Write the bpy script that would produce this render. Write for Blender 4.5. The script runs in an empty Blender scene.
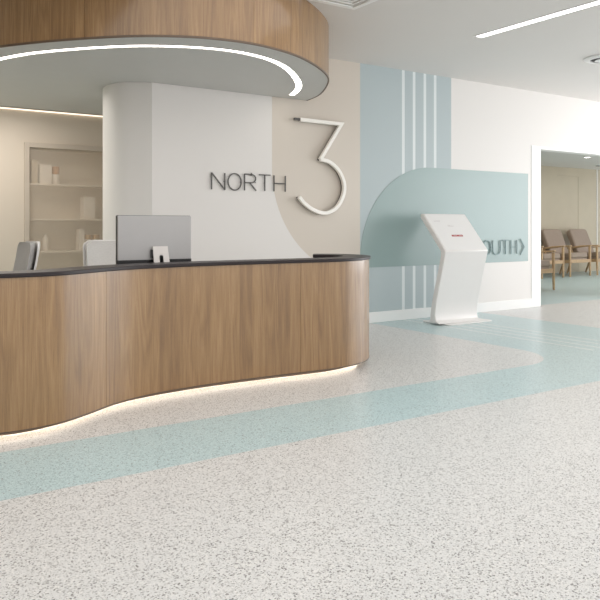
import bpy, bmesh, math, random
from mathutils import Vector, Matrix
random.seed(7)
S = bpy.context.scene
COL = S.collection
PI = math.pi

# ------------------------------------------------------------------ helpers
def lin(c):
    return tuple(((v/255)/12.92 if v/255 <= .04045 else ((v/255+.055)/1.055)**2.4) for v in c)

def tag(o, label=None, cat=None, group=None, kind=None):
    if label: o['label'] = label
    if cat: o['category'] = cat
    if group: o['group'] = group
    if kind: o['kind'] = kind
    return o

def empty(name, loc, rz=0, label=None, cat=None, group=None):
    o = bpy.data.objects.new(name, None); COL.objects.link(o)
    o.location = loc; o.rotation_euler = (0, 0, rz)
    o.empty_display_size = .1
    return tag(o, label, cat, group)

def obj(name, bm, m, parent=None, smooth=None, bevel=0, seg=2, sub=0, recalc=True):
    if recalc: bmesh.ops.recalc_face_normals(bm, faces=bm.faces)
    me = bpy.data.meshes.new(name); bm.to_mesh(me); bm.free()
    o = bpy.data.objects.new(name, me); COL.objects.link(o)
    for mm in (m if isinstance(m, (list, tuple)) else [m]): me.materials.append(mm)
    if parent: o.parent = parent
    if bevel:
        b = o.modifiers.new('bevel', 'BEVEL'); b.width = bevel; b.segments = seg
        b.limit_method = 'ANGLE'; b.angle_limit = math.radians(35); b.harden_normals = False
    if sub:
        s = o.modifiers.new('sub', 'SUBSURF'); s.levels = sub; s.render_levels = sub
    if smooth is not None:
        for p in me.polygons: p.use_smooth = True
        if smooth:
            try: me.set_sharp_from_angle(angle=math.radians(smooth))
            except Exception: pass
    return o

def struct(name, bm, m, **k):
    return tag(obj(name, bm, m, **k), kind='structure')

def box(bm, a, b, mat=None):
    x0, y0, z0 = a; x1, y1, z1 = b
    v = [bm.verts.new(p) for p in ((x0,y0,z0),(x1,y0,z0),(x1,y1,z0),(x0,y1,z0),(x0,y0,z1),(x1,y0,z1),(x1,y1,z1),(x0,y1,z1))]
    for f in ((3,2,1,0),(4,5,6,7),(0,1,5,4),(1,2,6,5),(2,3,7,6),(3,0,4,7)):
        fc = bm.faces.new([v[i] for i in f])
        if mat is not None: fc.material_index = mat
    return v

def BX(*abs_):
    bm = bmesh.new()
    for a, b in abs_: box(bm, a, b)
    return bm

def bar(bm, p, q, w0, d0, w1=None, d1=None, side=(1,0,0)):
    """rectangular tapered bar from p to q; w along side, d along the other"""
    p, q = Vector(p), Vector(q); w1 = w0 if w1 is None else w1; d1 = d0 if d1 is None else d1
    t = (q-p).normalized(); s = Vector(side); s = (s - t*s.dot(t)).normalized(); n = t.cross(s)
    A = []
    for c, w, d in ((p, w0, d0), (q, w1, d1)):
        A.append([bm.verts.new(c + s*(a*w/2) + n*(b*d/2)) for a, b in ((-1,-1),(1,-1),(1,1),(-1,1))])
    for i in range(4):
        bm.faces.new((A[0][i], A[0][(i+1)%4], A[1][(i+1)%4], A[1][i]))
    bm.faces.new(A[0][::-1]); bm.faces.new(A[1])

def lathe(prof, n=32, at=(0,0,0)):
    bm = bmesh.new(); rings = []
    for r, z in prof:
        if r < 1e-6: rings.append([bm.verts.new((at[0], at[1], at[2]+z))])
        else: rings.append([bm.verts.new((at[0]+r*math.cos(2*PI*i/n), at[1]+r*math.sin(2*PI*i/n), at[2]+z)) for i in range(n)])
    for A, B in zip(rings, rings[1:]):
        for i in range(n):
            j = (i+1) % n
            if len(A) == 1 and len(B) == 1: continue
            if len(A) == 1: bm.faces.new((A[0], B[i], B[j]))
            elif len(B) == 1: bm.faces.new((A[i], A[j], B[0]))
            else: bm.faces.new((A[i], A[j], B[j], B[i]))
    return bm

def catmull(P, n=10, closed=False):
    out = []; m = len(P)
    for i in range(m if closed else m-1):
        g = (lambda k: Vector(P[k % m])) if closed else (lambda k: Vector(P[min(max(k, 0), m-1)]))
        p0, p1, p2, p3 = g(i-1), g(i), g(i+1), g(i+2)
        for k in range(n):
            t = k/n
            out.append(.5*((2*p1)+(-p0+p2)*t+(2*p0-5*p1+4*p2-p3)*t*t+(-p0+3*p1-3*p2+p3)*t**3))
    if not closed: out.append(Vector(P[-1]))
    return out

def relax(P, it=6):
    for _ in range(it):
        P = [P[0]] + [P[i]*.5 + (P[i-1]+P[i+1])*.25 for i in range(1, len(P)-1)] + [P[-1]]
    return P

def resample(P, step):
    L = [0]
    for a, b in zip(P, P[1:]): L.append(L[-1]+(b-a).length)
    n = max(2, int(round(L[-1]/step))); out = []; k = 0
    for i in range(n+1):
        s = L[-1]*i/n
        while k < len(P)-2 and L[k+1] < s: k += 1
        t = (s-L[k])/max(1e-9, L[k+1]-L[k]); out.append(P[k].lerp(P[k+1], min(1, t)))
    return out

def offset(P, d):
    """offset a plan curve to its left by d"""
    out = []
    for i, p in enumerate(P):
        a = P[max(0, i-1)]; b = P[min(len(P)-1, i+1)]; t = (b-a).normalized()
        out.append(Vector((p.x - t.y*d, p.y + t.x*d)))
    return out

def sheet(A, B, z0, z1, s0=0, uv=True):
    """solid wall between plan curves A (outer) and B (inner)"""
    bm = bmesh.new(); ul = bm.loops.layers.uv.new('UVMap'); V = []
    s = s0; SS = []
    for i, (a, b) in enumerate(zip(A, B)):
        if i: s += (A[i]-A[i-1]).length
        SS.append(s)
        V.append([bm.verts.new((a.x,a.y,z0)), bm.verts.new((a.x,a.y,z1)), bm.verts.new((b.x,b.y,z1)), bm.verts.new((b.x,b.y,z0))])
    def face(vs, uvs):
        f = bm.faces.new(vs)
        for l, u in zip(f.loops, uvs): l[ul].uv = u
    for i in range(len(V)-1):
        for k in range(4):
            k2 = (k+1) % 4; zz = [z0, z1, z1, z0]
            e = .05 if k in (1, 3) else 0
            face((V[i][k], V[i][k2], V[i+1][k2], V[i+1][k]), ((SS[i], zz[k]), (SS[i], zz[k2]+e), (SS[i+1], zz[k2]+e), (SS[i+1], zz[k])))
    for q in (V[0], V[-1]): face(q, ((0,z0),(0,z1),(.03,z1),(.03,z0)))
    return bm

def ribbon(bm, P, w, y0, y1, closed=False):
    """flat stroke following P in the x-z plane, solid from y0 to y1"""
    n = len(P); P = [Vector(p) for p in P]; rows = []
    for i, p in enumerate(P):
        a = P[(i-1) % n] if closed or i else None
        b = P[(i+1) % n] if closed or i < n-1 else None
        d1 = (p-a).normalized() if a is not None else None
        d2 = (b-p).normalized() if b is not None else None
        if d1 is None: d1 = d2
        if d2 is None: d2 = d1
        nn = Vector((-(d1+d2).y, (d1+d2).x)); nn.normalize()
        k = max(.35, nn.dot(Vector((-d1.y, d1.x)))); o = nn*(w/2/k)
        rows.append([bm.verts.new((q.x, y, q.y)) for q, y in ((p-o, y0), (p+o, y0), (p+o, y1), (p-o, y1))])
    for i in range(n if closed else n-1):
        A, B = rows[i], rows[(i+1) % n]
        for k in range(4): bm.faces.new((A[k], A[(k+1)%4], B[(k+1)%4], B[k]))
    if not closed:
        bm.faces.new(rows[0]); bm.faces.new(rows[-1][::-1])

def prism(poly, axis, a, b, holes=()):
    """extrude a 2D polygon: axis 'x' -> poly is (y,z); 'y' -> (x,z); 'z' -> (x,y)"""
    bm = bmesh.new()
    mk = {'x': lambda p, t: (t, p[0], p[1]), 'y': lambda p, t: (p[0], t, p[1]), 'z': lambda p, t: (p[0], p[1], t)}[axis]
    if not holes:
        A = [bm.verts.new(mk(p, a)) for p in poly]; B = [bm.verts.new(mk(p, b)) for p in poly]
        bm.faces.new(A); bm.faces.new(B[::-1])
        for i in range(len(poly)):
            j = (i+1) % len(poly); bm.faces.new((A[i], A[j], B[j], B[i]))
        return bm
    for t in (a, b):
        ed = []
        for loop in (poly,)+tuple(holes):
            V = [bm.verts.new(mk(p, t)) for p in loop]
            ed += [bm.edges.new((V[i], V[(i+1) % len(V)])) for i in range(len(V))]
        bmesh.ops.triangle_fill(bm, edges=ed, use_beauty=True)
    bm.verts.ensure_lookup_table(); k = sum(len(l) for l in (poly,)+tuple(holes)); off = 0
    for loop in (poly,)+tuple(holes):
        m = len(loop)
        for i in range(m):
            bm.faces.new((bm.verts[off+i], bm.verts[off+(i+1) % m], bm.verts[k+off+(i+1) % m], bm.verts[k+off+i]))
        off += m
    return bm

def rrect(x0, y0, x1, y1, r, n=6):
    out = []
    for cx, cy, a0 in ((x1-r,y0+r,-90),(x1-r,y1-r,0),(x0+r,y1-r,90),(x0+r,y0+r,180)):
        for k in range(n+1):
            a = math.radians(a0+90*k/n); out.append((cx+r*math.cos(a), cy+r*math.sin(a)))
    return out

def copy_tree(o, parent=None):
    c = o.copy(); COL.objects.link(c); c.parent = parent
    for ch in list(o.children): copy_tree(ch, c)
    return c

# ------------------------------------------------------------------ materials
class NT:
    def __init__(s, name):
        s.m = bpy.data.materials.new(name); s.m.use_nodes = True
        s.t = s.m.node_tree; s.b = s.t.nodes['Principled BSDF']
    def n(s, kind, **k):
        x = s.t.nodes.new(kind)
        for a, v in k.items():
            if a.startswith('i_'): x.inputs[a[2:].replace('_', ' ')].default_value = v
            else: setattr(x, a, v)
        return x
    def l(s, a, b): s.t.links.new(a, b)
    def math(s, op, a, b=None, c=None):
        x = s.t.nodes.new('ShaderNodeMath'); x.operation = op
        for i, v in enumerate((a, b, c)):
            if v is None: continue
            if isinstance(v, (int, float)): x.inputs[i].default_value = v
            else: s.l(v, x.inputs[i])
        return x.outputs[0]
    def mix(s, f, a, b, blend='MIX'):
        x = s.t.nodes.new('ShaderNodeMix'); x.data_type = 'RGBA'; x.blend_type = blend
        for i, v in ((0, f), (6, a), (7, b)):
            if isinstance(v, (int, float)): x.inputs[i].default_value = v
            elif isinstance(v, tuple): x.inputs[i].default_value = v+(1,) if len(v) == 3 else v
            else: s.l(v, x.inputs[i])
        return x.outputs[2]
    def ramp(s, fac, stops, interp='LINEAR'):
        x = s.t.nodes.new('ShaderNodeValToRGB'); x.color_ramp.interpolation = interp
        e = x.color_ramp.elements
        while len(e) < len(stops): e.new(.5)
        for q, (p, c) in zip(e, stops): q.position = p; q.color = tuple(c)+(1,)
        s.l(fac, x.inputs[0]); return x.outputs[0]

def plain(name, c, rough=.5, metal=0, spec=.5, var=.03, scale=6, bump=0, bscale=200, **k):
    t = NT(name); c = lin(c)
    tc = t.n('ShaderNodeTexCoord'); nz = t.n('ShaderNodeTexNoise', i_Scale=scale, i_Detail=3.0)
    t.l(tc.outputs['Object'], nz.inputs['Vector'])
    col = t.ramp(nz.outputs[0], ((.3, [v*(1-var) for v in c]), (.7, [min(1, v*(1+var)) for v in c])))
    t.l(col, t.b.inputs['Base Color'])
    t.b.inputs['Roughness'].default_value = rough; t.b.inputs['Metallic'].default_value = metal
    t.b.inputs['Specular IOR Level'].default_value = spec
    if bump:
        n2 = t.n('ShaderNodeTexNoise', i_Scale=bscale, i_Detail=2.0); t.l(tc.outputs['Object'], n2.inputs['Vector'])
        b = t.n('ShaderNodeBump', i_Strength=bump, i_Distance=.002); t.l(n2.outputs[0], b.inputs['Height']); t.l(b.outputs[0], t.b.inputs['Normal'])
    return t.m

def emit(name, c, strength):
    t = NT(name); t.b.inputs['Base Color'].default_value = lin(c)+(1,)
    t.b.inputs['Emission Color'].default_value = lin(c)+(1,); t.b.inputs['Emission Strength'].default_value = strength
    return t.m

def wood(name, dark, mid, light, rough=.42, coat=.65):
    """vertical oak veneer; UV in metres (along, up)"""
    t = NT(name); uv = t.n('ShaderNodeUVMap'); uv.uv_map = 'UVMap'
    def mapped(sx, sy):
        m = t.n('ShaderNodeMapping'); m.inputs['Scale'].default_value = (sx, sy, 1); t.l(uv.outputs[0], m.inputs[0]); return m.outputs[0]
    # slats of veneer, each with a tone of its own
    sx = t.n('ShaderNodeSeparateXYZ'); t.l(uv.outputs[0], sx.inputs[0])
    slat = t.math('FLOOR', t.math('DIVIDE', sx.outputs[0], .105))
    wn = t.n('ShaderNodeTexWhiteNoise'); wn.noise_dimensions = '1D'; t.l(slat, wn.inputs['W'])
    # broad figure
    v = t.n('ShaderNodeCombineXYZ')
    t.l(t.math('ADD', t.math('MULTIPLY', sx.outputs[0], 7), t.math('MULTIPLY', wn.outputs[0], 40)), v.inputs[0])
    t.l(t.math('ADD', t.math('MULTIPLY', sx.outputs[1], .55), t.math('MULTIPLY', wn.outputs[0], 9)), v.inputs[1])
    n1 = t.n('ShaderNodeTexNoise', i_Scale=1.0, i_Detail=2.0, i_Distortion=.3); t.l(v.outputs[0], n1.inputs['Vector'])
    rings = t.math('FRACT', t.math('MULTIPLY', n1.outputs[0], 9))
    rings = t.math('ABSOLUTE', t.math('SUBTRACT', rings, .5))
    n2 = t.n('ShaderNodeTexNoise', i_Scale=1.0, i_Detail=5.0, i_Roughness=.7); t.l(mapped(240, 4.0), n2.inputs['Vector'])
    n3 = t.n('ShaderNodeTexNoise', i_Scale=1.0, i_Detail=3.0); t.l(mapped(420, 26), n3.inputs['Vector'])
    n4 = t.n('ShaderNodeTexNoise', i_Scale=1.0, i_Detail=2.0); t.l(mapped(22, .8), n4.inputs['Vector'])
    f = t.math('ADD', t.math('MULTIPLY', rings, .28), t.math('MULTIPLY', n2.outputs[0], .70))
    f = t.math('ADD', f, t.math('MULTIPLY', t.math('SUBTRACT', n4.outputs[0], .5), .28))
    f = t.math('ADD', f, t.math('MULTIPLY', t.math('SUBTRACT', wn.outputs[0], .5), .13))
    col = t.ramp(f, ((.18, lin(dark)), (.42, lin(mid)), (.68, lin(light))))
    pores = t.ramp(n3.outputs[0], ((.30, (.84,.8,.76)), (.42, (1,1,1))))
    col = t.mix(.8, col, pores, 'MULTIPLY')
    t.l(col, t.b.inputs['Base Color'])
    t.b.inputs['Roughness'].default_value = rough
    t.b.inputs['Coat IOR'].default_value = 1.65; t.b.inputs['Coat Weight'].default_value = coat; t.b.inputs['Coat Roughness'].default_value = .16
    b = t.n('ShaderNodeBump', i_Strength=.08, i_Distance=.001); t.l(n2.outputs[0], b.inputs['Height']); t.l(b.outputs[0], t.b.inputs['Normal'])
    return t.m

M = {}
M['oak'] = wood('oak_veneer', (114,82,46), (143,108,66), (170,134,89))
M['white_wall'] = plain('white_paint', (231,229,226), .55, var=.008, scale=1.5)
M['taupe_wall'] = plain('taupe_paint', (205,193,178), .6, var=.01, scale=1.5)
M['ceiling'] = plain('ceiling_paint', (226,223,220), .8, var=.008, scale=1.0)
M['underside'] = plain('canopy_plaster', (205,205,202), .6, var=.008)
M['trim_white'] = plain('white_trim', (244,244,243), .35, var=.005)
M['counter'] = plain('dark_solid_surface', (44,37,38), .4, spec=.3, var=.05, scale=60)
M['worktop'] = plain('grey_worktop', (120,112,108), .4)
M['plinth'] = plain('dark_plinth', (60,54,50), .6)
M['rim'] = plain('dark_bronze_edge', (98,80,64), .4, var=.04)
M['letter_dark'] = plain('dark_grey_metal', (92,90,88), .38, metal=.35)
M['letter_teal'] = plain('grey_teal_metal', (126,148,149), .4)
M['cream'] = plain('cream_acrylic', (252,249,243), .3, var=.01)
M['teal'] = plain('teal_laminate', (149,169,168), .28, var=.012, scale=1.2)
M['kiosk'] = plain('white_powder_coat', (232,229,227), .3, var=.006)
M['screen_white'] = emit('white_display', (231,230,229), .02)
M['red'] = plain('red_label', (168,32,46), .4)
M['pale_grey'] = plain('pale_grey_print', (196,190,190), .4)
M['alu'] = plain('brushed_aluminium', (172,170,169), .38, metal=.25, var=.02)
M['alu_light'] = plain('light_aluminium', (205,200,196), .35, metal=.2)
M['black'] = plain('black_plastic', (28,27,28), .3)
M['chair_grey'] = plain('grey_chair_fabric', (178,176,174), .9, var=.06, scale=140, bump=.4, bscale=500)
M['chair_pale'] = plain('pale_grey_mesh_fabric', (212,209,205), .9, var=.1, scale=160, bump=.4, bscale=500)
M['chair_white'] = plain('white_shell', (238,236,234), .35)
M['chrome'] = plain('polished_metal', (190,190,190), .2, metal=1)
M['taupe_fabric'] = plain('taupe_vinyl', (156,138,124), .5, var=.03, scale=30)
M['beech'] = plain('light_beech', (196,164,128), .4, var=.1, scale=18)
M['maple'] = plain('pale_maple_panel', (196,184,162), .45, var=.05, scale=1.3)
M['shelf'] = plain('beige_cabinet', (240,230,217), .5)
M['cab_frame'] = plain('taupe_frame', (188,176,162), .45)
M['cab_inside'] = plain('taupe_lining', (238,228,214), .6)
M['item_white'] = plain('white_carton', (244,236,228), .5)
M['item_beige'] = plain('beige_card', (214,200,178), .6)
M['item_amber'] = plain('amber_plastic', (196,142,88), .4)
M['item_gold'] = plain('tan_tin', (196,160,112), .35, metal=.3)
M['ring_light'] = emit('warm_white_diffuser', (255,249,240), 6)
M['strip_light'] = emit('white_diffuser', (255,253,250), 5.0)
M['cove_light'] = emit('warm_cove', (255,242,224), 1.2)
M['desk_glow'] = emit('warm_led', (255,236,214), 4.6)
M['down_light'] = emit('downlight_lens', (255,250,242), 8.0)
M['dark_slot'] = plain('dark_opening', (40,40,40), .7)
M['glass'] = None
t = NT('frosted_glass')
nz = t.n('ShaderNodeTexNoise', i_Scale=30.0)
t.l(t.ramp(nz.outputs[0], ((.3, lin((216,205,192))), (.7, lin((222,211,198))))), t.b.inputs['Base Color'])
t.b.inputs['Roughness'].default_value = .12
tr = t.n('ShaderNodeBsdfTransparent'); tr.inputs[0].default_value = (.97,.96,.94,1)
mx = t.n('ShaderNodeMixShader'); mx.inputs[0].default_value = .24
t.l(tr.outputs[0], mx.inputs[1]); t.l(t.b.outputs[0], mx.inputs[2]); t.l(mx.outputs[0], t.t.nodes['Material Output'].inputs['Surface'])
M['glass'] = t.m

# painted feature wall: white, beige with one big rounded corner, blue band with four white lines
t = NT('feature_wall_paint'); tc = t.n('ShaderNodeTexCoord'); sp = t.n('ShaderNodeSeparateXYZ'); t.l(tc.outputs['Object'], sp.inputs[0])
X, Z = sp.outputs[0], sp.outputs[2]
gt = lambda a, b: t.math('GREATER_THAN', a, b)
lt = lambda a, b: t.math('LESS_THAN', a, b)
AND = lambda a, b: t.math('MULTIPLY', a, b)
dx = t.math('SUBTRACT', X, 5.26); dz = t.math('SUBTRACT', Z, 1.78)
circ = lt(t.math('ADD', AND(dx, dx), AND(dz, dz)), 1.2*1.2)
beige = AND(AND(gt(X, 4.06), lt(X, 5.275)), t.math('MAXIMUM', gt(Z, 1.78), circ))
blue = AND(gt(X, 5.275), lt(X, 6.775))
stripe = None
for c in (5.952, 6.130, 6.312, 6.490):
    q = lt(t.math('ABSOLUTE', t.math('SUBTRACT', X, c)), .022); stripe = q if stripe is None else t.math('MAXIMUM', stripe, q)
c = t.mix(beige, lin((230,227,224)), lin((214,205,194)))
c = t.mix(blue, c, lin((182,194,197)))
c = t.mix(stripe, c, lin((226,232,233)))
t.l(c, t.b.inputs['Base Color']); t.b.inputs['Roughness'].default_value = .55
M['feature'] = t.m

# terrazzo sheet floor with inlaid teal bands
t = NT('terrazzo_floor'); tc = t.n('ShaderNodeTexCoord'); sp = t.n('ShaderNodeSeparateXYZ'); t.l(tc.outputs['Object'], sp.inputs[0])
X, Y = sp.outputs[0], sp.outputs[1]
bandA = AND(AND(gt(Y, 3.19), lt(Y, 3.87)), lt(X, 7.3))
bandB = AND(AND(gt(X, 5.42), lt(X, 7.3)), gt(Y, 3.5))
# small fillet where the two bands meet
R_ = .55
fx = t.math('SUBTRACT', X, 5.42-R_); fy = t.math('SUBTRACT', Y, 3.87+R_)
fil = AND(AND(gt(X, 5.42-R_), lt(Y, 3.87+R_)), AND(gt(Y, 3.8), gt(t.math('ADD', AND(fx, fx), AND(fy, fy)), R_*R_)))
fil = AND(fil, lt(X, 5.45))
teal = t.math('MAXIMUM', t.math('MAXIMUM', bandA, bandB), fil)
teal = t.math('MAXIMUM', teal, gt(Y, 6.72))
stripe = None
for cc in (5.952, 6.130, 6.312, 6.490):
    q = lt(t.math('ABSOLUTE', t.math('SUBTRACT', X, cc)), .02); stripe = q if stripe is None else t.math('MAXIMUM', stripe, q)
stripe = AND(stripe, AND(gt(Y, 4.0), lt(Y, 6.6)))
def chips(scale, thr, seed):
    mp = t.n('ShaderNodeMapping'); mp.inputs['Location'].default_value = (seed, seed*.7, 0); t.l(tc.outputs['Object'], mp.inputs[0])
    nzz = t.n('ShaderNodeTexNoise', i_Scale=scale*1.5, i_Detail=1.0); t.l(mp.outputs[0], nzz.inputs['Vector'])
    ad = t.n('ShaderNodeVectorMath', operation='MULTIPLY_ADD'); t.l(nzz.outputs['Color'], ad.inputs[0]); ad.inputs[1].default_value = (.9/scale,)*3; t.l(mp.outputs[0], ad.inputs[2])
    v = t.n('ShaderNodeTexVoronoi', i_Scale=scale); v.voronoi_dimensions = '2D'; t.l(ad.outputs[0], v.inputs['Vector'])
    sc = t.n('ShaderNodeSeparateColor'); t.l(v.outputs['Color'], sc.inputs[0])
    return gt(sc.outputs[0], thr), sc.outputs[1]
base = t.mix(teal, lin((218,218,217)), lin((188,209,211)))
base = t.mix(AND(stripe, .9), base, lin((226,230,229)))
f1, g1 = chips(260, .80, 3.1)
darkc = t.mix(teal, lin((140,136,132)), lin((132,158,163)))
c1 = t.mix(AND(f1, t.math('ADD', t.math('MULTIPLY', g1, .55), .12)), base, darkc)
f2, g2 = chips(185, .87, 11.7)
c2 = t.mix(AND(f2, t.math('ADD', t.math('MULTIPLY', g2, .65), .35)), c1, t.mix(teal, lin((104,100,97)), lin((116,144,150))))
f3, g3 = chips(200, .84, 23.3)
c3 = t.mix(AND(f3, .6), c2, t.mix(teal, lin((238,236,233)), lin((214,230,231))))
f4, g4 = chips(150, .955, 41.9)
c4 = t.mix(AND(f4, t.math('MULTIPLY', g4, .8)), c3, lin((84,82,82)))
t.l(c4, t.b.inputs['Base Color'])
t.b.inputs['Roughness'].default_value = .3; t.b.inputs['Specular IOR Level'].default_value = .4
M['floor'] = t.m

# ------------------------------------------------------------------ setting
H = 3.063; ZU = 2.551; NW = 6.61; TH = .15
struct('floor', BX(((-3.2,-5.2,-.08),(19,11.4,0))), M['floor'])
struct('ceiling', BX(((-3.2,-5.2,H),(13,NW+TH,H+.1))), M['ceiling'])
# feature wall, with the doorway to the waiting room cut out
DU0, DU1, DZ = 8.553, 10.9, 2.26
bm = BX(((2.69,NW,0),(DU0,NW+TH,H)), ((DU0,NW,DZ),(DU1,NW+TH,H)), ((DU1,NW,0),(13,NW+TH,H)), ((-3.2,NW,ZU+.1),(2.69,NW+TH,H)))
struct('wall_back', bm, M['feature'])
# rounded nose that closes the feature wall towards the reception's back room
nose = [Vector(p) for p in ((2.69,NW),(2.58,6.672),(2.47,6.745),(2.41,6.82),(2.38,6.91),(2.372,7.02),(2.385,7.15),(2.44,7.30),(2.55,7.38),(2.69,7.4))]
nz_ = catmull(nose, 6)
bm = prism([tuple(p) for p in nz_], 'z', 0, ZU-.001)
struct('wall_column', bm, M['white_wall'], smooth=40)
struct('wall_recess', BX(((3.45,NW+TH,0),(3.51,8.93,ZU)),), M['white_wall'])
# back room of the reception
NB = 8.93; CU0, CU1, CZ = 2.05, 3.30, 2.12
bm = BX(((-3.2,NB,0),(CU0,NB+.36,ZU)), ((CU0,NB,CZ),(CU1,NB+.36,ZU)), ((CU1,NB,0),(3.6,NB+.36,ZU)))
struct('wall_reception', bm, M['taupe_wall'])
struct('ceiling_reception', BX(((-3.2,NW+.001,ZU),(2.68,NW+TH,ZU+.099)), ((-3.2,NW+TH,ZU),(3.6,NB+.36,ZU+.099))), M['underside'])
struct('wall_left', BX(((-3.35,-1.5,0),(-3.2,NB+.36,H))), M['taupe_wall'])
struct('baseboard_back', BX(((2.72,NW-.015,0),(DU0-.2,NW,.125))), M['trim_white'], bevel=.003)
# white casing put in for the bright glow beside the doorway
bm = BX(((8.36,NW-.008,0),(DU0+.012,NW+TH+.01,DZ+.03)), ((DU0+.012,NW-.008,DZ-.012),(DU1+.1,NW+TH+.01,DZ+.03)))
struct('door_glow_trim', bm, M['trim_white'], bevel=.004)
# waiting room
WB = 11.1; WZ = 2.60
struct('wall_waiting', BX(((8.0,WB,0),(15.0,WB+.12,WZ)), ((15.0,WB,2.39),(15.86,WB+.12,WZ)), ((15.86,WB,0),(19,WB+.12,WZ))), M['maple'])
struct('door_1', BX(((15.003,WB+.004,.005),(15.857,WB+.05,2.387))), M['maple'], bevel=.002)
struct('ceiling_waiting', BX(((8.0,NW+TH,WZ),(19,WB+.12,WZ+.1))), M['ceiling'])
struct('wall_waiting_left', BX(((7.85,NW+TH,0),(8.0,WB+.12,WZ))), M['white_wall'])
struct('trim_2', BX(((16.62,WB-.012,0),(16.65,WB,WZ))), M['trim_white'])

# ------------------------------------------------------------------ canopy over the desk
dr = [(.985,6.6),(1.03,6.28),(1.18,5.95),(1.45,5.58),(1.73,5.27),(2.0,5.03),(2.345,4.85),(2.70,4.79),(2.98,4.825),(3.28,4.93),(3.60,5.13),(3.90,5.38),(4.10,5.62),(4.33,6.02),(4.46,6.32),(4.515,6.6)]
D = resample(relax(catmull(dr, 10), 10), .04)
can = empty('ceiling_canopy', (2.75,6.0,ZU), label='drum shaped oak veneered ceiling canopy hanging over the curved reception desk', cat='canopy')
inv = Matrix.Translation((-2.75,-6.0,-ZU))
def shift(bm, mtx): bmesh.ops.transform(bm, matrix=mtx, verts=bm.verts); return bm
Di = offset(D, .04)
cuts = [0, .27, .51, .705, 1.0]
for a, b in zip(cuts, cuts[1:]):
    i0, i1 = int(a*(len(D)-1)), int(b*(len(D)-1))
    A = list(D[i0:i1+1]); B = list(Di[i0:i1+1])
    for Q in (A, B):
        if i0: Q[0] = Q[0].lerp(Q[1], .06)
    obj('veneer_panel', shift(sheet(A, B, ZU+.012, H-.002, s0=i0*.04+a*17), inv), M['oak'], can, smooth=50)
obj('edge_band', shift(sheet(offset(D, -.003), offset(D, .012), ZU-.004, ZU+.0115), inv), M['rim'], can, smooth=50)
# soffit in two meshes around the light slot
lp = [(1.235,6.46),(1.27,6.36),(1.42,6.05),(1.62,5.78),(1.83,5.54),(2.10,5.30),(2.47,5.12),(2.80,5.07),(3.15,5.16),(3.46,5.37),(3.75,5.67),(3.95,5.92),(4.09,6.16),(4.196,6.43)]
Lc = resample(relax(catmull(lp, 10), 8), .04)
Lo, Li = offset(Lc, -.031), offset(Lc, .031)
inner = offset(D, .0125)
loop = [tuple(p) for p in Lo] + [tuple(p) for p in Li[::-1]]
outer = [tuple(p) for p in inner]
bm = prism(outer, 'z', ZU-.002, ZU+.011, holes=(loop,))
obj('soffit', shift(bm, inv), M['underside'], can)
bm = prism(loop, 'z', ZU+.003, ZU+.0105)
obj('light_ring', shift(bm, inv), M['ring_light'], can)['label'] = 'glowing white curved light slot'

# ------------------------------------------------------------------ reception desk
dk = [(-1.6,4.95),(-1.1,4.72),(-.5,4.42),(0,4.22),(.45,4.10),(.75,4.056),(.95,4.045),(1.12,4.085),(1.31,4.195),(1.52,4.335),(1.79,4.44),(2.17,4.492),(2.565,4.497),(2.978,4.475),(3.3,4.462),(3.53,4.495),(3.73,4.59),(3.89,4.75),(3.965,4.93),(3.96,5.1),(3.89,5.25),(3.74,5.37)]
K = resample(relax(catmull(dk, 12), 8), .03)
DC = (1.5, 4.8, 0)
inv = Matrix.Translation((-1.5,-4.8,0))
desk = empty('reception_desk', DC, label='wave fronted oak reception desk with a dark counter and glowing plinth', cat='desk')
Ki = offset(K, .03)
seams = [-9, -.35, 1.462, 2.99, 99]
idx = [0]
for s in seams[1:-1]:
    idx.append(min(range(len(K)-30), key=lambda i: abs(K[i].x-s)))
idx.append(len(K)-1)
for j, (a, b) in enumerate(zip(idx, idx[1:])):
    A = list(K[a:b+1]); B = list(Ki[a:b+1])
    if a:
        A[0] = A[0].lerp(A[1], .09); B[0] = B[0].lerp(B[1], .09)
    obj('front_panel', shift(sheet(A, B, .052, .872, s0=a*.03+j*13.3), inv), M['oak'], desk, smooth=50)
obj('backing', shift(sheet(offset(K, .031), offset(K, .05), .06, .87), inv), M['plinth'], desk, smooth=50)
obj('bottom_edge', shift(sheet(offset(K, .002), offset(K, .05), .040, .051), inv), M['rim'], desk, smooth=50)
obj('counter', shift(sheet(offset(K, -.012), offset(K, .22), .8735, .897), inv), M['counter'], desk, smooth=50, bevel=.004)
obj('plinth', shift(sheet(offset(K, .13), offset(K, .17), 0, .052), inv), M['plinth'], desk, smooth=50)
obj('led_strip', shift(sheet(offset(K, .105), offset(K, .128), .016, .036), inv), M['desk_glow'], desk, smooth=50)['label'] = 'warm glowing strip under the desk'
# worktop on the staff side
i1 = min(range(len(K)-40), key=lambda i: abs(K[i].x-3.35))
wk = [tuple(p) for p in offset(K, .056)[:i1]] + [(3.3,5.22),(-1.2,5.22)]
obj('worktop', shift(prism(wk, 'z', .70, .735), inv), M['worktop'], desk)
for u in (-.6, 2.9):
    obj('pedestal', shift(BX(((u,4.66,0),(u+.42,5.16,.699))), inv), M['shelf'], desk, bevel=.004)

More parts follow.
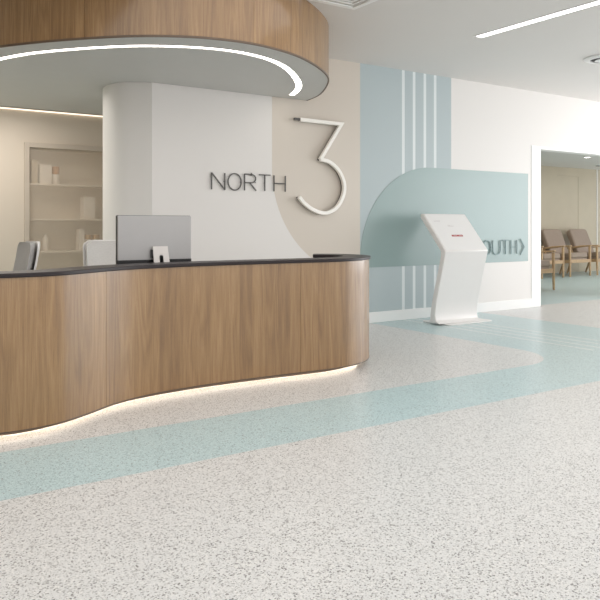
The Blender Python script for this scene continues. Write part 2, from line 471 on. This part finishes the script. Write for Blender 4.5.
# ------------------------------------------------------------------ monitor
mon = empty('computer_monitor', (1.975,4.80,.735), label='silver backed computer monitor standing behind the desk counter', cat='monitor')
W = .275
bm = prism(rrect(-W, .135, W, .487, .008), 'y', -.012, .004)
obj('back_cover', bm, M['alu'], mon, bevel=.003)
bm = prism(rrect(-W-.002, .132, W+.002, .490, .008), 'y', .0045, .028)
obj('screen', bm, M['black'], mon, bevel=.002)['label'] = 'black screen and bezel facing the staff'
bm = BX(((-W,-.014,.134),(W,.004,.178)))
obj('chin', bm, M['black'], mon)
arch = [(-.022,.085)]
arch = [(-.015,.10)] + [(.015*math.cos(PI-PI*k/10), .192+.015*math.sin(PI*k/10)) for k in range(11)] + [(.015,.10)]
neck = [(-.06,0),(.06,0),(.056,.27),(-.056,.27)]
bm = prism(neck, 'y', -.012, 0, holes=(arch,))
bmesh.ops.transform(bm, matrix=Matrix.Translation((.025,-.095,.008)) @ Matrix.Rotation(math.radians(-15), 4, 'X'), verts=bm.verts)
obj('stand_neck', bm, M['alu_light'], mon)
bm = BX(((-.015,-.03,.03),(.065,-.015,.22)))
bmesh.ops.transform(bm, matrix=Matrix.Rotation(0, 4, 'X'), verts=bm.verts)
obj('cable_cover', bm, M['black'], mon)
obj('stand_base', prism(rrect(-.12,-.11,.12,.09,.02), 'z', 0, .008), M['alu_light'], mon, bevel=.002)
obj('hinge', BX(((-.04,-.04,.19),(.04,-.012,.25))), M['black'], mon, bevel=.004)

# ------------------------------------------------------------------ office chairs
def office_chair(loc, rz, fab, label, tilt):
    t = empty('office_chair', loc, rz, label, 'chair', 'office chairs behind the desk')
    def back(w, z0, z1, y, th, tilt, nx=14, nz=24, rr=.055):
        bm = bmesh.new(); F, B = [], []
        for j in range(nz+1):
            v = j/nz; z = z0+(z1-z0)*v; e = min(z-z0, z1-z)
            ww = w - (rr*(1-math.sqrt(max(0, 1-((rr-e)/rr)**2))) if e < rr else 0)
            rf, rb = [], []
            for i in range(nx+1):
                s = -1+2*i/nx; x = ww*s
                yy = y + tilt*(z-z0) - .045*s*s + .02*math.sin(PI*v)
                edge = th*(1-.5*abs(s)**6)
                rf.append(bm.verts.new((x, yy-edge/2, z))); rb.append(bm.verts.new((x, yy+edge/2, z)))
            F.append(rf); B.append(rb)
        for G, fl in ((F, 1), (B, 0)):
            for j in range(nz):
                for i in range(nx):
                    q = (G[j][i], G[j][i+1], G[j+1][i+1], G[j+1][i]); bm.faces.new(q if fl else q[::-1])
        for j in range(nz):
            for i in (0, nx): bm.faces.new((F[j][i], F[j+1][i], B[j+1][i], B[j][i]))
        for i in range(nx):
            for j in (0, nz): bm.faces.new((F[j][i], F[j][i+1], B[j][i+1], B[j][i]))
        return bm
    obj('backrest', back(.222, .52, 1.018, .20, .045, tilt), fab, t, smooth=60)
    obj('back_shell', back(.232, .50, 1.026, .238, .016, tilt), M['chair_white'], t, smooth=60)['label'] = 'white shell rim around the backrest'
    bm = prism(rrect(-.24,-.26,.24,.20,.09), 'z', .43, .50); obj('seat', bm, fab, t, bevel=.03, seg=4, smooth=60)
    bm = bmesh.new(); bar(bm, (0,.12,.40), (0,.26,.42), .07, .02); bar(bm, (0,.26,.41), (0,.262,.62), .07, .02); obj('back_bracket', bm, M['chair_white'], t, bevel=.004)
    bm = lathe([(0,.07),(.028,.07),(.028,.40),(.06,.41),(.06,.43),(0,.43)], 20); obj('gas_column', bm, M['chrome'], t, smooth=40)
    bm = lathe([(0,.06),(.05,.06),(.05,.11),(0,.11)], 20)
    for k in range(5):
        a = 2*PI*k/5; bar(bm, (.03*math.cos(a), .03*math.sin(a), .09), (.29*math.cos(a), .29*math.sin(a), .075), .05, .03, .03, .02, side=(-math.sin(a), math.cos(a), 0))
    obj('star_base', bm, M['chair_white'], t, bevel=.004)
    for k in range(5):
        a = 2*PI*k/5; bm = bmesh.new()
        bmesh.ops.create_cone(bm, cap_ends=True, segments=18, radius1=.03, radius2=.03, depth=.035, matrix=Matrix.Translation((.29*math.cos(a), .29*math.sin(a), .0305)) @ Matrix.Rotation(PI/2, 4, 'Y'))
        obj('caster', bm, M['black'], t, smooth=40)
    return t
office_chair((1.085,5.99,0), math.radians(-90), M['chair_grey'], 'grey office chair seen nearly edge on, left of the other office chair', .26)
office_chair((2.17,5.98,0), math.radians(10), M['chair_pale'], 'pale grey office chair with its backrest half hidden by the monitor', .16)

# ------------------------------------------------------------------ glazed shelf cabinet in the back wall
cab = empty('wall_cabinet', (CU0,NB,0), label='glazed shelf cabinet set into the taupe wall behind the reception', cat='cabinet')
w = CU1-CU0
obj('lining', BX(((.004,.335,.08),(w-.004,.355,CZ-.004)), ((.004,.03,.08),(.02,.335,CZ-.004)), ((w-.02,.03,.08),(w-.004,.335,CZ-.004)), ((.02,.03,CZ-.03),(w-.02,.335,CZ-.004)), ((.004,.03,0),(w-.004,.355,.08))), M['cab_inside'], cab)
obj('frame', BX(((-.03,-.025,0),(.028,.03,CZ+.03)), ((w-.028,-.025,0),(w+.03,.03,CZ+.03)), ((.028,-.025,CZ-.028),(w-.028,.03,CZ+.03)), ((.028,-.025,0),(w-.028,.03,.08))), M['cab_frame'], cab, bevel=.003)
SHZ = (.42, .842, 1.242, 1.668)
for z in SHZ: obj('shelf', BX(((.021,.05,z-.022),(w-.021,.334,z))), M['shelf'], cab)
obj('glass_pane', BX(((.029,.005,.081),(w-.029,.013,CZ-.029))), M['glass'], cab)['label'] = 'frosted glass pane'
def item(name, bm, m, label, cat, grp=None, **k):
    return tag(obj(name, bm, m, **k), label, cat, grp)
YI = NB+.07
item('storage_box', BX(((2.22,YI,1.669),(2.36,YI+.16,1.90))), M['item_white'], 'white upright carton on the top shelf of the glazed cabinet', 'box', bevel=.003)
item('document_folder', BX(((2.125,YI,1.669),(2.195,YI+.2,1.95))), M['item_beige'], 'beige folder at the left end of the cabinet top shelf', 'folder', bevel=.003)
jar = empty('jar', (2.425,YI+.06,1.669), label='white jar with an amber lid on the cabinet top shelf', cat='jar')
obj('jar_body', lathe([(0,0),(.042,0),(.045,.01),(.045,.10),(.036,.12),(0,.12)], 24), M['item_white'], jar, smooth=40)
obj('lid', lathe([(0,.121),(.042,.121),(.042,.21),(.036,.216),(0,.216)], 24), M['item_amber'], jar, smooth=40)
item('storage_box', BX(((2.755,YI,1.243),(2.90,YI+.16,1.515))), M['item_white'], 'white carton alone on the second cabinet shelf from the top', 'box', bevel=.003)
item('bottle', lathe([(0,0),(.036,0),(.038,.01),(.038,.15),(.016,.18),(.016,.21),(0,.21)], 20, (2.31,YI+.1,.843)), M['item_white'], 'pale bottle at the left of the third cabinet shelf', 'bottle', smooth=40)
item('storage_box', BX(((2.70,YI,.843),(2.765,YI+.16,1.11))), M['item_white'], 'narrow white carton beside the tan tins on the third cabinet shelf', 'box', bevel=.003)
for i, (x, lab) in enumerate(((2.822, 'tan tin with a cream label beside the narrow white carton'), (2.925, 'tan tin with a cream label at the right, by the column'))):
    c_ = empty('tin', (x,YI+.06,.843), label=lab, cat='tin', group='tan tins on the third cabinet shelf')
    obj('tin_body', lathe([(0,0),(.047,0),(.047,.19),(.044,.196),(0,.196)], 24), M['item_gold'], c_, smooth=40)
    obj('tin_label', lathe([(.048,.06),(.0485,.06),(.0485,.14),(.048,.14)], 24), M['item_white'], c_, smooth=40)
# cove light at the head of the back wall
cv = empty('cove_light', (.2,NB-.02,ZU), label='thin warm light line along the ceiling edge above the cabinet wall', cat='light')
obj('housing', BX(((-3.3,-.02,-.012),(3.0,.019,-.001))), M['cab_frame'], cv)
obj('diffuser', BX(((-3.3,-.012,-.024),(3.0,.012,-.0125))), M['cove_light'], cv)

# ------------------------------------------------------------------ lettering
def arc(cx, cy, rx, ry, a0, a1, n=20):
    return [(cx+rx*math.cos(math.radians(a0+(a1-a0)*k/n)), cy+ry*math.sin(math.radians(a0+(a1-a0)*k/n))) for k in range(n+1)]
def strokes(ch, w, h):
    if ch == 'N': return [([(0,0),(0,h)],0), ([(w,0),(w,h)],0), ([(0,h),(w,0)],0)]
    if ch == 'O': return [(arc(w/2,h/2,w/2,h/2,0,360,36)[:-1],1)]
    if ch == 'R': return [([(0,0),(0,h)],0), ([(0,h),(w*.55,h)]+arc(w*.55,h*.74,w*.42,h*.26,90,-90,12)+[(0,h*.48)],0), ([(w*.45,h*.48),(w,0)],0)]
    if ch == 'T': return [([(0,h),(w,h)],0), ([(w/2,0),(w/2,h)],0)]
    if ch == 'H': return [([(0,0),(0,h)],0), ([(w,0),(w,h)],0), ([(0,h/2),(w,h/2)],0)]
    if ch == 'U': return [([(0,h)]+[(0,h*.35)]+arc(w/2,h*.35,w/2,h*.35,180,360,16)+[(w,h)],0)]
    if ch == 'S': return [(arc(w/2,h*.75,w/2,h*.25,20,270,16)+arc(w/2,h*.25,w/2,h*.25,90,-160,16)[1:],0)]
    if ch == '>': return [([(0,-.08*h),(w,h/2),(0,1.08*h)],0)]
def letters(root, items, h, sw, depth, m):
    for ch, x, w, z in items:
        bm = bmesh.new()
        for pts, cl in strokes(ch, w, h):
            ribbon(bm, [(x+p[0], z+p[1]) for p in pts], sw, -depth, -.0105, closed=bool(cl))
        pins = (x+.004, x+w-.004) if ch not in 'T>' else (x+w/2 if ch == 'T' else x+w*.5,)
        for q in pins:
            zz = z+h*.5 if ch != 'O' else z+h*.5
            box(bm, (q-.004,-.011,zz-.004), (q+.004,0,zz+.004))
        obj('letter' if ch != '>' else 'arrow', bm, m, root)
north = empty('wall_lettering', (3.315,NW,1.513), label='dark grey NORTH lettering on the white wall above the desk', cat='sign')
letters(north, [('N',.012,.152,.012),('O',.202,.156,.012),('R',.398,.140,.012),('T',.574,.143,.012),('H',.762,.145,.012)], .172, .0115, .02, M['letter_dark'])
PT = NW-.0042
south = empty('wall_lettering', (7.30,PT,.765), label='grey teal SOUTH lettering with arrow on the teal panel behind the kiosk', cat='sign')
letters(south, [('S',-.13,.14,0),('O',.05,.16,0),('U',.243,.155,0),('T',.43,.14,0),('H',.615,.12,0),('>',.81,.08,0)], .19, .014, .02, M['letter_teal'])

# floor number on the beige wall
three = empty('floor_number', (4.7,NW,1.75), label='large cream outline number 3 standing off the beige wall', cat='sign')

P3 = [(4.385,2.321),(4.953,2.315),(4.659,1.895)]
A3 = [(4.659,1.895),(4.785,1.873),(4.915,1.783),(4.992,1.640),(4.978,1.494),(4.878,1.355),(4.721,1.296),(4.570,1.328),(4.447,1.398),(4.374,1.469)]
loc3 = lambda P: [(p[0]-4.7, p[1]-1.75) for p in P]
top3, bow3 = loc3(P3), loc3(catmull(A3, 8))
bm = bmesh.new(); ribbon(bm, top3, .040, -.075, -.035); obj('numeral_stroke', bm, M['cream'], three, bevel=.004)
bm = bmesh.new(); ribbon(bm, bow3, .040, -.0755, -.0345); obj('numeral_stroke', bm, M['cream'], three, bevel=.004)
bm = bmesh.new(); ribbon(bm, top3, .012, -.0348, 0); obj('backing_channel', bm, M['letter_dark'], three)
bm = bmesh.new(); ribbon(bm, bow3[1:], .012, -.0344, 0); obj('backing_channel', bm, M['letter_dark'], three)
obj('end_cap', BX(((-.392,-.07,.557),(-.3155,-.045,.585))), M['letter_dark'], three, bevel=.003)['label'] = 'dark metal end cap'
# ------------------------------------------------------------------ teal panel with one big rounded corner
Rr = 1.13
poly = [(5.275,.657),(8.29,.657),(8.29,1.885)] + [(5.275+Rr+Rr*math.cos(math.radians(a)), 1.885-Rr+Rr*math.sin(math.radians(a))) for a in range(90, 181, 4)]
bm = prism([(x-6.8, z-1.2) for x, z in poly], 'y', -.004, -.0005)
o = obj('wall_panel', bm, M['teal']); o.location = (6.8,NW,1.2)
tag(o, 'wide teal wall panel with one big rounded upper corner', 'panel')

# ------------------------------------------------------------------ self check-in kiosk
kio = empty('check_in_kiosk', (6.28,6.1,0), label='white self check-in kiosk with a slanted screen on a bent pedestal', cat='kiosk')
fr = [(5.965,.016),(6.025,.045),(6.04,.11),(6.02,.26),(5.875,.83),(5.866,.86),(6.240,1.297)]
bk = [(6.285,1.292),(6.285,1.25),(5.95,.86),(5.95,.80),(6.095,.26),(6.12,.12),(6.125,.05),(6.13,.016)]
bm = prism([(y-6.1, z) for y, z in fr+bk], 'x', -.355, .355)
obj('body', bm, M['kiosk'], kio, bevel=.012, seg=3, smooth=30)
bm = prism(rrect(-.275,-.215,.47,.25,.05), 'z', 0, .0155)
obj('base_plate', bm, M['kiosk'], kio, bevel=.004)
def onscreen(bm, u0, u1, t0, t1, th, base=.0):
    d = Vector((0,.383,.448)); L = d.length; dn = d.normalized(); nn = Vector((0,-dn.z,dn.y))
    o_ = Vector((0,5.863-6.1,.852)) + nn*base
    V = [[bm.verts.new(o_ + d*tt + Vector((u-6.28,0,0)) + nn*k) for u, tt in ((u0,t0),(u1,t0),(u1,t1),(u0,t1))] for k in (0, th)]
    bm.faces.new(V[0][::-1]); bm.faces.new(V[1])
    for i in range(4): bm.faces.new((V[0][i], V[0][(i+1)%4], V[1][(i+1)%4], V[1][i]))
bm = bmesh.new(); onscreen(bm, 5.945, 6.615, .05, .975, .004, .001); scr = obj('screen', bm, M['screen_white'], kio, bevel=.002)
bm = bmesh.new(); onscreen(bm, 6.175, 6.355, .382, .422, .0015, .0055); rb = obj('red_label', bm, M['red'], kio); rb['label'] = 'red bar on the screen'
for a, b in ((6.195,6.262),(6.285,6.34)):
    bm = bmesh.new(); onscreen(bm, a, b, .398, .406, .0008, .0072); obj('label_print', bm, M['item_white'], rb)
for a, b, c, d in ((6.03,6.125,.782,.792),(6.21,6.30,.650,.658),(6.21,6.25,.672,.678)):
    bm = bmesh.new(); onscreen(bm, a, b, c, d, .001, .0055); obj('screen_print', bm, M['pale_grey'], kio)

# ------------------------------------------------------------------ ceiling fittings
sl = empty('ceiling_light', (5.53,2.5,H), label='long slim recessed light line in the ceiling', cat='light')
obj('housing', BX(((-.06,-2.6,-.004),(-.042,2.53,-.0005)), ((.042,-2.6,-.004),(.06,2.53,-.0005)), ((-.042,2.515,-.004),(.042,2.53,-.0005))), M['trim_white'], sl)
obj('diffuser', BX(((-.0415,-2.6,-.003),(.0415,2.5145,-.0006))), M['strip_light'], sl)
cs = empty('ceiling_vent', (3.63,4.68,H), label='square white air vent in the ceiling right of the canopy', cat='vent')
obj('frame', prism([(-.27,-.29),(.27,-.29),(.27,.29),(-.27,.29)], 'z', -.016, -.0005, holes=([(-.22,-.24),(.22,-.24),(.22,.24),(-.22,.24)],)), M['trim_white'], cs, bevel=.002)
obj('core', BX(((-.2195,-.2395,-.006),(.2195,.2395,-.0006))), M['underside'], cs)
for k in range(3):
    q = .06+.05*k
    obj('louvre', prism([(-q-.018,-q-.03),(q+.018,-q-.03),(q+.018,q+.03),(-q-.018,q+.03)], 'z', -.014, -.0065, holes=([(-q,-q-.012),(q,-q-.012),(q,q+.012),(-q,q+.012)],)), M['trim_white'], cs)
rv = empty('ceiling_vent', (7.42,4.86,H), label='round white air vent with dark slot in the ceiling, far right', cat='vent')
obj('rim', lathe([(.15,-.0005),(.215,-.0005),(.222,-.008),(.20,-.022),(.15,-.026),(.15,-.0005)], 48), M['trim_white'], rv, smooth=40)
obj('slot', lathe([(0,-.001),(.149,-.001),(.149,-.012),(0,-.012)], 40), M['dark_slot'], rv)
obj('core', lathe([(0,-.0125),(.07,-.0125),(.10,-.03),(0,-.034)], 40), M['trim_white'], rv, smooth=40)
def downlight(loc, label):
    d = empty('downlight', loc, label=label, cat='light', group='downlights in the waiting room')
    obj('rim', lathe([(.062,-.0005),(.085,-.0005),(.083,-.012),(.062,-.014),(.062,-.0005)], 32), M['trim_white'], d, smooth=40)
    obj('lens', lathe([(0,-.001),(.0615,-.001),(.0615,-.008),(0,-.009)], 32), M['down_light'], d)
    return d
downlight((13.38,9.15,WZ), 'small round lit downlight in the waiting room ceiling')
sp_ = empty('ceiling_speaker', (15.45,10.25,WZ), label='small dark round fitting in the waiting room ceiling by the right edge', cat='ceiling fitting')
obj('rim', lathe([(.075,-.0005),(.10,-.0005),(.098,-.014),(.075,-.016),(.075,-.0005)], 32), M['trim_white'], sp_, smooth=40)
obj('grille', lathe([(0,-.001),(.0745,-.001),(.0745,-.02),(0,-.024)], 32), M['dark_slot'], sp_)

# ------------------------------------------------------------------ waiting room armchairs
def cushion(w, d, h, r):
    return prism(rrect(-w/2,-d/2,w/2,d/2,r), 'z', -h/2, h/2)
arm0 = empty('armchair', (0,0,0))
def part(n, bm, m, **k): return obj(n, bm, m, arm0, **k)
for s in (-1, 1):
    x = s*.372
    bm = bmesh.new(); bar(bm, (x,.02,0), (x,.03,.675), .034, .034, .042, .05); part('leg', bm, M['beech'], bevel=.006)
    bm = bmesh.new(); bar(bm, (x,.84,0), (x,.66,.42), .034, .034, .042, .055); bar(bm, (x,.66,.42), (x,.74,.635), .04, .05, .036, .04); part('leg', bm, M['beech'], bevel=.006)
    bm = bmesh.new(); bar(bm, (x,-.01,.70), (x,.30,.675), .058, .03, .058, .03); bar(bm, (x,.30,.675), (x,.80,.60), .058, .03, .045, .026); part('armrest', bm, M['beech'], bevel=.008)
    bm = bmesh.new(); bar(bm, (x*.965,.05,.345), (x*.965,.66,.305), .03, .07); part('side_rail', bm, M['beech'], bevel=.004)
bm = BX(((-.352,.012,.31),(.352,.042,.385))); part('front_rail', bm, M['beech'], bevel=.005)
bm = cushion(.62,.66,.13,.05); bmesh.ops.transform(bm, matrix=Matrix.Translation((0,.36,.455)) @ Matrix.Rotation(math.radians(-5), 4, 'X'), verts=bm.verts)
part('seat_cushion', bm, M['taupe_fabric'], bevel=.035, seg=4, smooth=60)
bm = cushion(.60,.62,.05,.04); bmesh.ops.transform(bm, matrix=Matrix.Translation((0,.35,.372)) @ Matrix.Rotation(math.radians(-4), 4, 'X'), verts=bm.verts)
part('seat_base', bm, M['taupe_fabric'], bevel=.015, seg=3, smooth=60)
bm = prism(rrect(-.34,0,.34,.64,.085), 'y', -.07, .07)
bmesh.ops.transform(bm, matrix=Matrix.Translation((0,.61,.47)) @ Matrix.Rotation(math.radians(-23), 4, 'X'), verts=bm.verts)
part('backrest', bm, M['taupe_fabric'], bevel=.035, seg=4, smooth=60)
bm = bmesh.new(); bar(bm, (-.34,.745,.56), (.34,.745,.56), .03, .05, side=(0,1,0)); part('back_rail', bm, M['beech'], bevel=.004)
spots = [((14.45,10.04,0), 'taupe armchair in the waiting room, the one seen whole beside the right edge'),
         ((13.43,10.02,0), 'taupe armchair against the waiting room wall, partly behind the doorway and nearest armchair'),
         ((15.47,10.04,0), 'armchair cut off by the right edge of the photo'),
         ((10.60,8.16,0), 'nearest armchair just inside the doorway, only its right arm and leg in view')]
for i, (loc, lab) in enumerate(spots):
    c_ = arm0 if i == 0 else copy_tree(arm0)
    c_.location = loc; tag(c_, lab, 'chair', 'armchairs in the waiting room')

# ------------------------------------------------------------------ light
w = bpy.data.worlds.new('World'); S.world = w; w.use_nodes = True
nt = w.node_tree; bg = nt.nodes['Background']; bg.inputs[0].default_value = (1,.995,.99,1); bg.inputs[1].default_value = 1.5
def area(name, loc, rot, sx, sy, power, col=(1,1,1)):
    l = bpy.data.lights.new(name, 'AREA'); l.shape = 'RECTANGLE'; l.size = sx; l.size_y = sy; l.energy = power; l.color = col
    o = bpy.data.objects.new(name, l); COL.objects.link(o); o.location = loc; o.rotation_euler = rot; return o
area('window_daylight', (12.6,2.6,1.6), (0,math.radians(90),0), 2.6, 6.4, 215, (.97,.985,1))
area('overhead_fill', (1.3,2.5,H-.03), (0,0,0), 5.5, 4.4, 96, (1,.995,.985))  # added overhead light, out of view, to lift the room and near floor
area('overhead_fill', (7.5,1.8,H-.03), (0,0,0), 3.0, 3.0, 14, (.98,.99,1))  # second added overhead light, unseen, for the right side
area('back_room_fill', (.9,7.95,ZU-.03), (0,0,0), 2.6, .9, 46, (1,.95,.89))  # added light without a fixture, brightens the back wall and cabinet
area('waiting_room_lamp', (13.0,8.6,WZ-.03), (0,0,0), 5.0, 1.6, 52, (1,.97,.92))

# ------------------------------------------------------------------ camera
cam = bpy.data.cameras.new('camera'); co = bpy.data.objects.new('camera', cam); COL.objects.link(co)
co.location = (0,0,1.15); co.rotation_euler = (math.radians(90),0,math.radians(-33.80))
cam.sensor_width = 36; cam.lens = 36*717/600; cam.shift_y = -74/600; cam.clip_start = .05
S.camera = co
S.view_settings.view_transform = 'Standard'; S.view_settings.look = 'None'; S.view_settings.gamma = 1; S.view_settings.exposure = .04
try:
    S.cycles.use_denoising = True; S.cycles.denoiser = 'OPENIMAGEDENOISE'
    S.cycles.denoising_input_passes = 'RGB_ALBEDO_NORMAL'
    S.cycles.sample_clamp_indirect = 6; S.cycles.max_bounces = 10; S.cycles.diffuse_bounces = 6
    S.cycles.caustics_refractive = False; S.cycles.caustics_reflective = False
except Exception: pass
